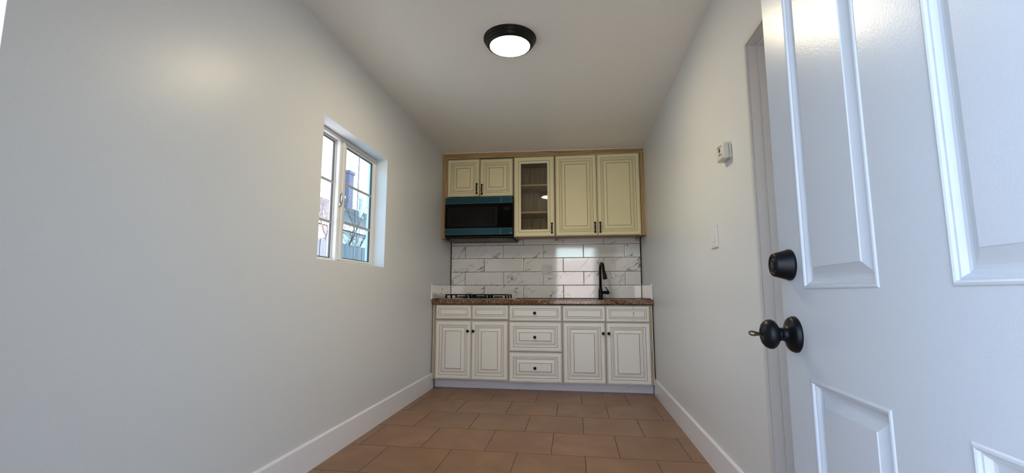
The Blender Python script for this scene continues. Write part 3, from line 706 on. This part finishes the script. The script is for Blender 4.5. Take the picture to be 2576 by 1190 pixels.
# ------------------------------------------------------------------ cooktop
CT = 0.9290
ck = thing('gas_cooktop', (-1.055, 5.05, CT), 'stainless gas cooktop with black cast iron grates set on the granite', 'cooktop')
CX0, CX1, CY0, CY1 = -1.437, -0.675, 4.790, 5.300
bm = bmn(); box(bm, CX0, CX1, CY0, CY1, CT, CT + 0.007, bev=0.003, seg=2)
box(bm, CX0 + 0.02, CX1 - 0.02, CY0 + 0.02, CY1 - 0.02, CT + 0.006, CT + 0.0085, bev=0.001)
obj('tray', bm, M['steel'], ck)
gz = CT + 0.054
def grate(x0, x1, y0, y1):
    bm = bmn(); w = 0.0075
    def bar(ax, ay, bx, by):
        d_ = Vector((bx - ax, by - ay, 0)).normalized(); n_ = Vector((-d_.y, d_.x, 0)) * w
        pts = [Vector((ax, ay, 0)) - n_, Vector((bx, by, 0)) - n_, Vector((bx, by, 0)) + n_, Vector((ax, ay, 0)) + n_]
        lo_ = [bm.verts.new((p.x, p.y, gz - 0.013)) for p in pts]; hi = [bm.verts.new((p.x, p.y, gz)) for p in pts]
        bm.faces.new(lo_[::-1]); bm.faces.new(hi)
        for k in range(4): bm.faces.new([lo_[k], lo_[(k + 1) % 4], hi[(k + 1) % 4], hi[k]])
    bar(x0, y0, x1, y0); bar(x0, y1, x1, y1); bar(x0, y0, x0, y1); bar(x1, y0, x1, y1)
    cx_, cy_ = (x0 + x1) / 2, (y0 + y1) / 2
    bar(x0, cy_, x1, cy_)
    for yy in ((y0 + cy_) / 2, (y1 + cy_) / 2):
        bar(x0, yy, cx_ - 0.035, yy); bar(cx_ + 0.035, yy, x1, yy)
        bar(cx_, yy - 0.085, cx_, yy - 0.03); bar(cx_, yy + 0.03, cx_, yy + 0.085)
    for sx, sy in ((x0, y0), (x1, y0), (x0, y1), (x1, y1), (x0, cy_), (x1, cy_)):      # feet
        box(bm, sx - 0.009, sx + 0.009, sy - 0.009, sy + 0.009, CT + 0.0085, gz - 0.005, bev=0.003)
    return obj('grate', bm, M['iron'], ck)
grate(CX0 + 0.055, CX0 + 0.275, CY0 + 0.05, CY1 - 0.04); grate(CX0 + 0.292, CX1 - 0.292, CY0 + 0.15, CY1 - 0.04); grate(CX1 - 0.275, CX1 - 0.055, CY0 + 0.05, CY1 - 0.04)
for (x, y, r_) in ((CX0 + 0.165, CY0 + 0.16, 0.030), (CX0 + 0.165, CY0 + 0.36, 0.040), (-1.056, CY0 + 0.32, 0.050), (CX1 - 0.165, CY0 + 0.16, 0.035), (CX1 - 0.165, CY0 + 0.36, 0.030)):
    bm = bmn(); lathe(bm, (x, y, CT + 0.0085), (0, 0, 1), [(0, r_ * 1.5), (0.003, r_ * 1.45), (0.006, r_ * 1.15), (0.014, r_ * 1.1)], 28)
    bo = obj('burner', bm, M['steel'], ck)
    bm = bmn(); lathe(bm, (x, y, CT + 0.0225), (0, 0, 1), [(0, r_), (0.006, r_), (0.008, r_ * 0.9)], 28); obj('burner_cap', bm, M['iron'], bo)
for k in range(5):
    bm = bmn(); x = -1.056 + (k - 2) * 0.052; lathe(bm, (x, CY0 + 0.06 + (0.03 if k % 2 else 0), CT + 0.0085), (0, 0, 1), [(0, 0.021), (0.004, 0.021), (0.007, 0.017), (0.024, 0.0155), (0.026, 0.013)], 22); obj('knob', bm, M['iron'], ck)

# ------------------------------------------------------------------ faucet
FXc, FYc = 0.296, 5.330
fa = thing('faucet', (FXc, FYc, CT), 'matte black gooseneck pull-down kitchen faucet on the granite counter', 'faucet')
bm = bmn(); lathe(bm, (FXc, FYc, CT), (0, 0, 1), [(0, 0.0285), (0.004, 0.0285), (0.006, 0.0255), (0.050, 0.0250), (0.085, 0.0245), (0.105, 0.021), (0.125, 0.0165), (0.135, 0.0150)], 28); obj('body', bm, M['black'], fa)
bm = bmn(); pts = [(FXc, FYc, CT + 0.13), (FXc, FYc, 1.20), (FXc, FYc, 1.262)]
ex, ey = 0.025, -0.185; Rr = 0.0925
for k in range(1, 15):
    a = math.pi * k / 14 * 0.93; t_ = (1 - math.cos(a)) / 2
    pts.append((FXc + ex * t_, FYc + ey * t_, 1.262 + 0.066 * math.sin(a) * 1.0 if a < math.pi else 1.262))
pts.append((FXc + 0.0265, FYc - 0.187, 1.236))
tube(bm, pts, 0.0145, 16); obj('gooseneck', bm, M['black'], fa)
bm = bmn(); hx, hy = FXc + 0.0265, FYc - 0.187
lathe(bm, (hx, hy, 1.240), (0.16, -0.12, -1), [(0, 0.0150), (0.003, 0.0155), (0.006, 0.0155), (0.008, 0.0165), (0.05, 0.0215), (0.088, 0.0245), (0.094, 0.0235), (0.095, 0.018)], 24)
sh = obj('spray_head', bm, M['black'], fa)
bm = bmn(); box(bm, hx - 0.012, hx - 0.004 + 0.008, hy - 0.028, hy - 0.012, 1.165, 1.195, bev=0.004); obj('spray_button', bm, M['black'], sh)
bm = bmn(); lathe(bm, (FXc + 0.018, FYc, 1.003), (1, 0, 0), [(0, 0.0150), (0.030, 0.0160), (0.034, 0.0200), (0.060, 0.0215), (0.072, 0.0195), (0.079, 0.012), (0.081, 0.004)], 24)
tube(bm, [(FXc + 0.084, FYc, 1.006), (FXc + 0.083, FYc - 0.004, 1.022), (FXc + 0.070, FYc - 0.012, 1.043), (FXc + 0.055, FYc - 0.018, 1.064)], [0.009, 0.0062, 0.0055, 0.0065], 12); obj('lever', bm, M['black'], fa)

# ------------------------------------------------------------------ outlet on the backsplash
OY = YB - 0.012
ol = thing('wall_outlet', (-0.321, OY, 1.209), 'pale double wall plate on the tiles, with a socket and a rocker switch', 'outlet')
bm = bmn(); box(bm, -0.3835, -0.2590, OY - 0.006, OY + 0.001, 1.209, 1.3330, bev=0.0025, seg=2); obj('plate', bm, M['bone'], ol)
bm = bmn(); box(bm, -0.3615, -0.3300, OY - 0.009, OY - 0.005, 1.237, 1.305, bev=0.001); so = obj('socket', bm, M['white'], ol)
bm = bmn()
for zc in (1.2885, 1.2525):
    box(bm, -0.3545, -0.3520, OY - 0.0096, OY - 0.0085, zc + 0.002, zc + 0.010); box(bm, -0.3415, -0.3390, OY - 0.0096, OY - 0.0085, zc + 0.002, zc + 0.010)
    lathe(bm, (-0.3465, OY - 0.0085, zc - 0.006), (0, -1, 0), [(0, 0.0032), (0.0011, 0.0032)], 10)
box(bm, -0.3510, -0.3410, OY - 0.0096, OY - 0.0085, 1.2690, 1.2715)
obj('slot', bm, M['slot'], so)
bm = bmn(); box(bm, -0.3145, -0.2790, OY - 0.0064, OY - 0.0055, 1.236, 1.306); obj('rocker_gap', bm, M['slot'], ol)
bm = bmn(); box(bm, -0.3130, -0.2805, OY - 0.0098, OY - 0.0062, 1.238, 1.304, bev=0.0015); obj('rocker', bm, M['bone'], ol)

# ------------------------------------------------------------------ microwave
MY = 4.985
mw = thing('microwave', (-1.067, MY, 1.600), 'black over-the-range microwave with teal-filmed steel bands, under the short cabinet', 'microwave')
MX0, MX1 = -1.4560, -0.6780
bm = bmn()
pr = [(MY + 0.030, 2.078), (MY + 0.030, 1.660), (MY + 0.020, 1.632), (MY + 0.050, 1.612), (MY + 0.085, 1.603), (YW - 0.02, 1.603), (YW - 0.02, 2.078)]
r1 = [bm.verts.new((MX0 + 0.002, y, z)) for y, z in pr]; r2 = [bm.verts.new((MX1 - 0.002, y, z)) for y, z in pr]
for k in range(len(pr)): bm.faces.new([r1[k], r1[(k + 1) % 7], r2[(k + 1) % 7], r2[k]])
bm.faces.new(r1); bm.faces.new(r2)
obj('housing', bm, M['black'], mw)
bm = bmn()
pr = [(MY + 0.004, 1.646), (MY + 0.012, 1.628), (MY + 0.035, 1.622), (MY + 0.035, 1.648)]
r1 = [bm.verts.new((MX0, y, z)) for y, z in pr]; r2 = [bm.verts.new((MX1, y, z)) for y, z in pr]
for k in range(4): bm.faces.new([r1[k], r1[(k + 1) % 4], r2[(k + 1) % 4], r2[k]])
bm.faces.new(r1); bm.faces.new(r2); obj('lower_lip', bm, M['gloss_black'], mw)
SEAM = -0.8060; SEAMB = -0.8530
bm = bmn()
rings(bm, fmap(MY), MX0, SEAM - 0.001, 1.722, 2.004, [(0, 0.0, 0), (0.002, 0.001, 0)], back=-0.028)
dr = obj('oven_door', bm, M['gloss_black'], mw)
bm = bmn(); rings(bm, fmap(MY - 0.0005), -1.428, -0.853, 1.744, 1.966, [(0, 0.0010, 0), (0.003, 0.0014, 0), (0.026, 0.0014, 0), (0.028, 0.0008, 1)], back=0); obj('window_frame', bm, [M['display'], M['mwglass']], dr)
bm = bmn(); rings(bm, fmap(MY), SEAM + 0.001, MX1, 1.722, 2.004, [(0, 0.0, 0), (0.002, 0.001, 0)], back=-0.028); cp = obj('control_panel', bm, M['gloss_black'], mw)
bm = bmn(); box(bm, -0.7790, -0.7120, MY - 0.0020, MY, 1.924, 1.957); obj('display', bm, M['display'], cp)
bm = bmn()
for r_ in range(5):
    for c_ in range(3):
        if r_ in (1, 2) or (r_ == 0 and c_ != 1) or r_ > 2:
            x = -0.775 + c_ * 0.027; z = 1.895 - r_ * 0.030; box(bm, x, x + 0.013, MY - 0.0016, MY - 0.0008, z, z + 0.004)
pb = obj('key_print', bm, M['print'], cp); pb['kind'] = 'stuff'
for (a, b_, z0, z1, nm, mk) in ((MX0, SEAM, 2.006, 2.078, 'upper_band', 0), (SEAM + 0.001, MX1, 2.006, 2.078, 'upper_band', 0), (MX0, SEAMB + 0.040, 1.648, 1.7215, 'lower_band', 0), (SEAMB + 0.043, MX1, 1.648, 1.7215, 'lower_band', 0)):
    bm = bmn(); rings(bm, fmap(MY), a, b_, z0, z1, [(0, 0.004, 1), (0.0015, 0.006, 1), (0.004, 0.006, 0), (0.006, 0.0058, 0)], back=-0.028)
    o = obj(nm, bm, [M['film'], M['edge']], mw); o['label'] = 'steel band under teal protective film'
bm = bmn()
for (cx_, cz_, s_) in ((-0.699, 1.668, 0.0055), (-0.690, 1.663, 0.003), (-0.706, 1.659, 0.0025)):
    vs = [bm.verts.new((cx_ + s_ * math.cos(a), MY - 0.0064, cz_ + s_ * math.sin(a))) for a in (math.pi / 2, math.pi * 7 / 6, math.pi * 11 / 6)]
    bm.faces.new(vs)
o = obj('emblem', bm, M['white'], mw)
# underside: filters, lamp covers
for (x0, x1) in ((-1.415, -1.175), (-0.965, -0.725)):
    bm = bmn(); box(bm, x0, x1, MY + 0.10, MY + 0.27, 1.5985, 1.604, bev=0.001)
    for k in range(8): box(bm, x0 + 0.008, x1 - 0.008, MY + 0.112 + k * 0.019, MY + 0.118 + k * 0.019, 1.5965, 1.5990)
    obj('grease_filter', bm, M['grey_part'], mw)
bm = bmn()
for k in range(14): box(bm, -1.40 + k * 0.0475, -1.40 + k * 0.0475 + 0.036, MY + 0.055, MY + 0.066, 1.6055, 1.6115)
obj('vent', bm, M['grey_part'], mw)
for (x0, x1, y) in ((-1.150, -0.990, MY + 0.13), (-1.32, -1.26, MY + 0.34), (-0.84, -0.78, MY + 0.34)):
    bm = bmn(); box(bm, x0, x1, y, y + 0.05, 1.5985, 1.604, bev=0.001); obj('lamp_cover', bm, M['grey_part'], mw)

# ------------------------------------------------------------------ outdoors
bm = bmn(); box(bm, -40, 40, -30, 60, -0.25, -0.10)
tag(obj('ground', bm, M['ground'], origin=(0, 10, -0.1)), kind='structure')
# fence along the left side
fe = thing('fence', (-3.7, 6.2, -0.1), 'weathered grey dog-ear picket fence outside the window', 'fence')
y = 3.4; pk = None
while y < 11.5:
    wdt = 0.142; zt = 1.80 + random.uniform(-0.008, 0.008); xx = -3.70 + random.uniform(-0.004, 0.004)
    bm = bmn(); c_ = 0.035
    pts = [(y, -0.09), (y + wdt, -0.09), (y + wdt, zt - c_), (y + wdt - c_ * 0.45, zt - c_ * 0.3), (y + wdt - c_, zt), (y + c_, zt), (y + c_ * 0.45, zt - c_ * 0.3), (y, zt - c_)]
    A = [bm.verts.new((xx, p[0], p[1])) for p in pts]; Bk = [bm.verts.new((xx - 0.016, p[0], p[1])) for p in pts]
    bm.faces.new(A); bm.faces.new(Bk)
    for k in range(8): bm.faces.new([A[k], A[(k + 1) % 8], Bk[(k + 1) % 8], Bk[k]])
    obj('picket', bm, M['fence'], fe); y += wdt + 0.006
for z in (0.35, 1.45):
    bm = bmn(); box(bm, -3.757, -3.717, 3.4, 11.5, z, z + 0.085, bev=0.003); obj('rail', bm, M['fence'], fe)
# neighbour house
nh = thing('neighbor_house', (-8.5, 20, -0.1), 'neighboring pale house with a grey shingle roof beyond the fence', 'house')
bm = bmn(); box(bm, -16.5, -8.5, 13.2, 32, -0.1, 3.30); obj('wall', bm, M['siding'], nh)
for k in range(18):      # clapboards facing the fence
    bm = bmn(); z = 1.2 + k * 0.115
    vs = [bm.verts.new(p) for p in ((-8.5, 13.2, z), (-8.472, 13.2, z), (-8.5, 13.2, z + 0.12), (-8.5, 32, z), (-8.472, 32, z), (-8.5, 32, z + 0.12))]
    for q in ((0, 1, 2), (5, 4, 3), (0, 3, 4, 1), (1, 4, 5, 2), (2, 5, 3, 0)): bm.faces.new([vs[i] for i in q])
    obj('clapboard', bm, M['siding'], nh)
bm = bmn(); box(bm, -8.06, -8.0, 12.9, 32.3, 3.22, 3.42, bev=0.004); obj('fascia', bm, M['pipe'], nh)
ang = math.atan2(2.35, 4.5); NS = 26
for k in range(NS):      # shingle courses climbing to the ridge, lapped
    a, b_ = k / NS, (k + 1.15) / NS
    xa, za_ = -8.0 - 4.5 * a, 3.40 + 2.35 * a; xb, zb_ = -8.0 - 4.5 * b_, 3.40 + 2.35 * b_
    bm = bmn(); vs = [bm.verts.new(p) for p in ((xa, 12.9, za_ + 0.045), (xa, 32.3, za_ + 0.045), (xb, 32.3, zb_ + 0.012), (xb, 12.9, zb_ + 0.012), (xa, 12.9, za_), (xa, 32.3, za_), (xb, 32.3, zb_ - 0.02), (xb, 12.9, zb_ - 0.02))]
    for q in ((0, 1, 2, 3), (7, 6, 5, 4), (0, 4, 5, 1), (1, 5, 6, 2), (2, 6, 7, 3), (3, 7, 4, 0)): bm.faces.new([vs[i] for i in q])
    obj('shingle_course', bm, M['shingle'], nh)
bm = bmn(); vs = [bm.verts.new(p) for p in ((-12.5, 12.9, 5.75), (-12.5, 32.3, 5.75), (-17.0, 32.3, 3.4), (-17.0, 12.9, 3.4), (-12.5, 12.9, 5.70), (-12.5, 32.3, 5.70), (-17.0, 32.3, 3.35), (-17.0, 12.9, 3.35))]
for q in ((0, 1, 2, 3), (7, 6, 5, 4), (0, 4, 5, 1), (1, 5, 6, 2), (2, 6, 7, 3), (3, 7, 4, 0)): bm.faces.new([vs[i] for i in q])
obj('rear_roof', bm, M['shingle'], nh)
bm = bmn(); vs = [bm.verts.new(p) for p in ((-8.5, 13.2, 3.3), (-16.5, 13.2, 3.3), (-12.5, 13.2, 5.65), (-8.5, 13.3, 3.3), (-16.5, 13.3, 3.3), (-12.5, 13.3, 5.65))]
for q in ((0, 1, 2), (5, 4, 3), (0, 3, 4, 1), (1, 4, 5, 2), (2, 5, 3, 0)): bm.faces.new([vs[i] for i in q])
obj('gable_wall', bm, M['siding'], nh)
bm = bmn(); box(bm, -12.7, -12.2, 23.0, 23.55, 5.2, 7.7, bev=0.01); box(bm, -12.75, -12.15, 22.95, 23.6, 7.55, 7.72, bev=0.01); obj('chimney', bm, M['brickpaint'], nh)
for (x, y, h_) in ((-10.4, 20.9, 0.95), (-10.3, 21.7, 0.75), (-10.9, 20.0, 0.6)):
    bm = bmn(); zr = 3.4 + (-8 - x) * 2.35 / 4.5; lathe(bm, (x, y, zr - 0.05), (0, 0, 1), [(0, 0.17), (0.12, 0.10), (h_, 0.10), (h_ + 0.01, 0.14), (h_ + 0.12, 0.14), (h_ + 0.14, 0.02)], 14); obj('vent_pipe', bm, M['pipe'], nh)
# distant second roof
n2h = thing('far_house', (-22, 42, -0.1), 'blue-grey gabled house far beyond the shingle roof', 'house')
bm = bmn(); box(bm, -28, -20, 36, 48, -0.1, 6.6); obj('wall', bm, M['siding'], n2h)
bm = bmn(); vs = [bm.verts.new(p) for p in ((-19.6, 35.6, 6.5), (-19.6, 48.4, 6.5), (-28.4, 48.4, 6.5), (-28.4, 35.6, 6.5), (-24, 35.6, 9.3), (-24, 48.4, 9.3))]
for q in ((0, 1, 5, 4), (2, 3, 4, 5), (0, 4, 3), (1, 2, 5), (3, 2, 1, 0)): bm.faces.new([vs[i] for i in q])
obj('roof', bm, M['shingle'], n2h)
# bare tree with some dry leaves
tr = thing('tree', (-5.6, 9.9, -0.1), 'bare pale tree with a few dry orange leaves behind the fence', 'tree')
rnd = random.Random(11); bm = bmn(); tips = []
def grow(p, d_, L_, r_, lev):
    n_ = 4; pts = [p]; rr = [r_]; q_ = p
    for i in range(n_):
        d_ = (d_ + Vector((rnd.uniform(-.25, .25), rnd.uniform(-.25, .25), rnd.uniform(-.08, .18)))).normalized(); q_ = q_ + d_ * (L_ / n_); pts.append(q_); rr.append(r_ * (1 - 0.5 * (i + 1) / n_))
    tube(bm, pts, rr, 6 if lev < 2 else 4, cap=False)
    if lev >= 4: tips.append(q_); return
    for k in range(4 if lev else 6):
        j = rnd.randint(1, n_); a = rnd.uniform(0, 6.283); sp = rnd.uniform(0.5, 1.0)
        nd = (d_ + Vector((math.cos(a) * sp, math.sin(a) * sp, rnd.uniform(-0.2, 0.5)))).normalized(); grow(pts[j], nd, L_ * rnd.uniform(0.55, 0.75), rr[j] * 0.62, lev + 1)
grow(Vector((-5.6, 9.9, -0.1)), Vector((0, 0, 1)), 2.4, 0.085, 0)
obj('branches', bm, M['bark'], tr)
bm = bmn()
for t_ in tips:
    for k in range(5):
        c_ = t_ + Vector((rnd.uniform(-.12, .12), rnd.uniform(-.12, .12), rnd.uniform(-.1, .1))); a = Vector((rnd.uniform(-1, 1), rnd.uniform(-1, 1), rnd.uniform(-1, 1))).normalized(); u, w = frame_of(a); s_ = 0.018
        bm.faces.new([bm.verts.new(c_ + u * s_), bm.verts.new(c_ + w * s_ * 0.6), bm.verts.new(c_ - u * s_), bm.verts.new(c_ - w * s_ * 0.6)])
lf = obj('leaves', bm, M['leaf'], tr, recalc=False); lf['kind'] = 'stuff'
# unseen stucco wall behind the entrance, widened to bounce sunlight into the room
bm = bmn(); box(bm, -9, 5, -7.3, -7.0, -0.1, 2.3); yw_ = tag(obj('bounce_wall', bm, M['stucco']), 'unseen pinkish stucco wall opposite the entrance door, widened to bounce light', 'wall')
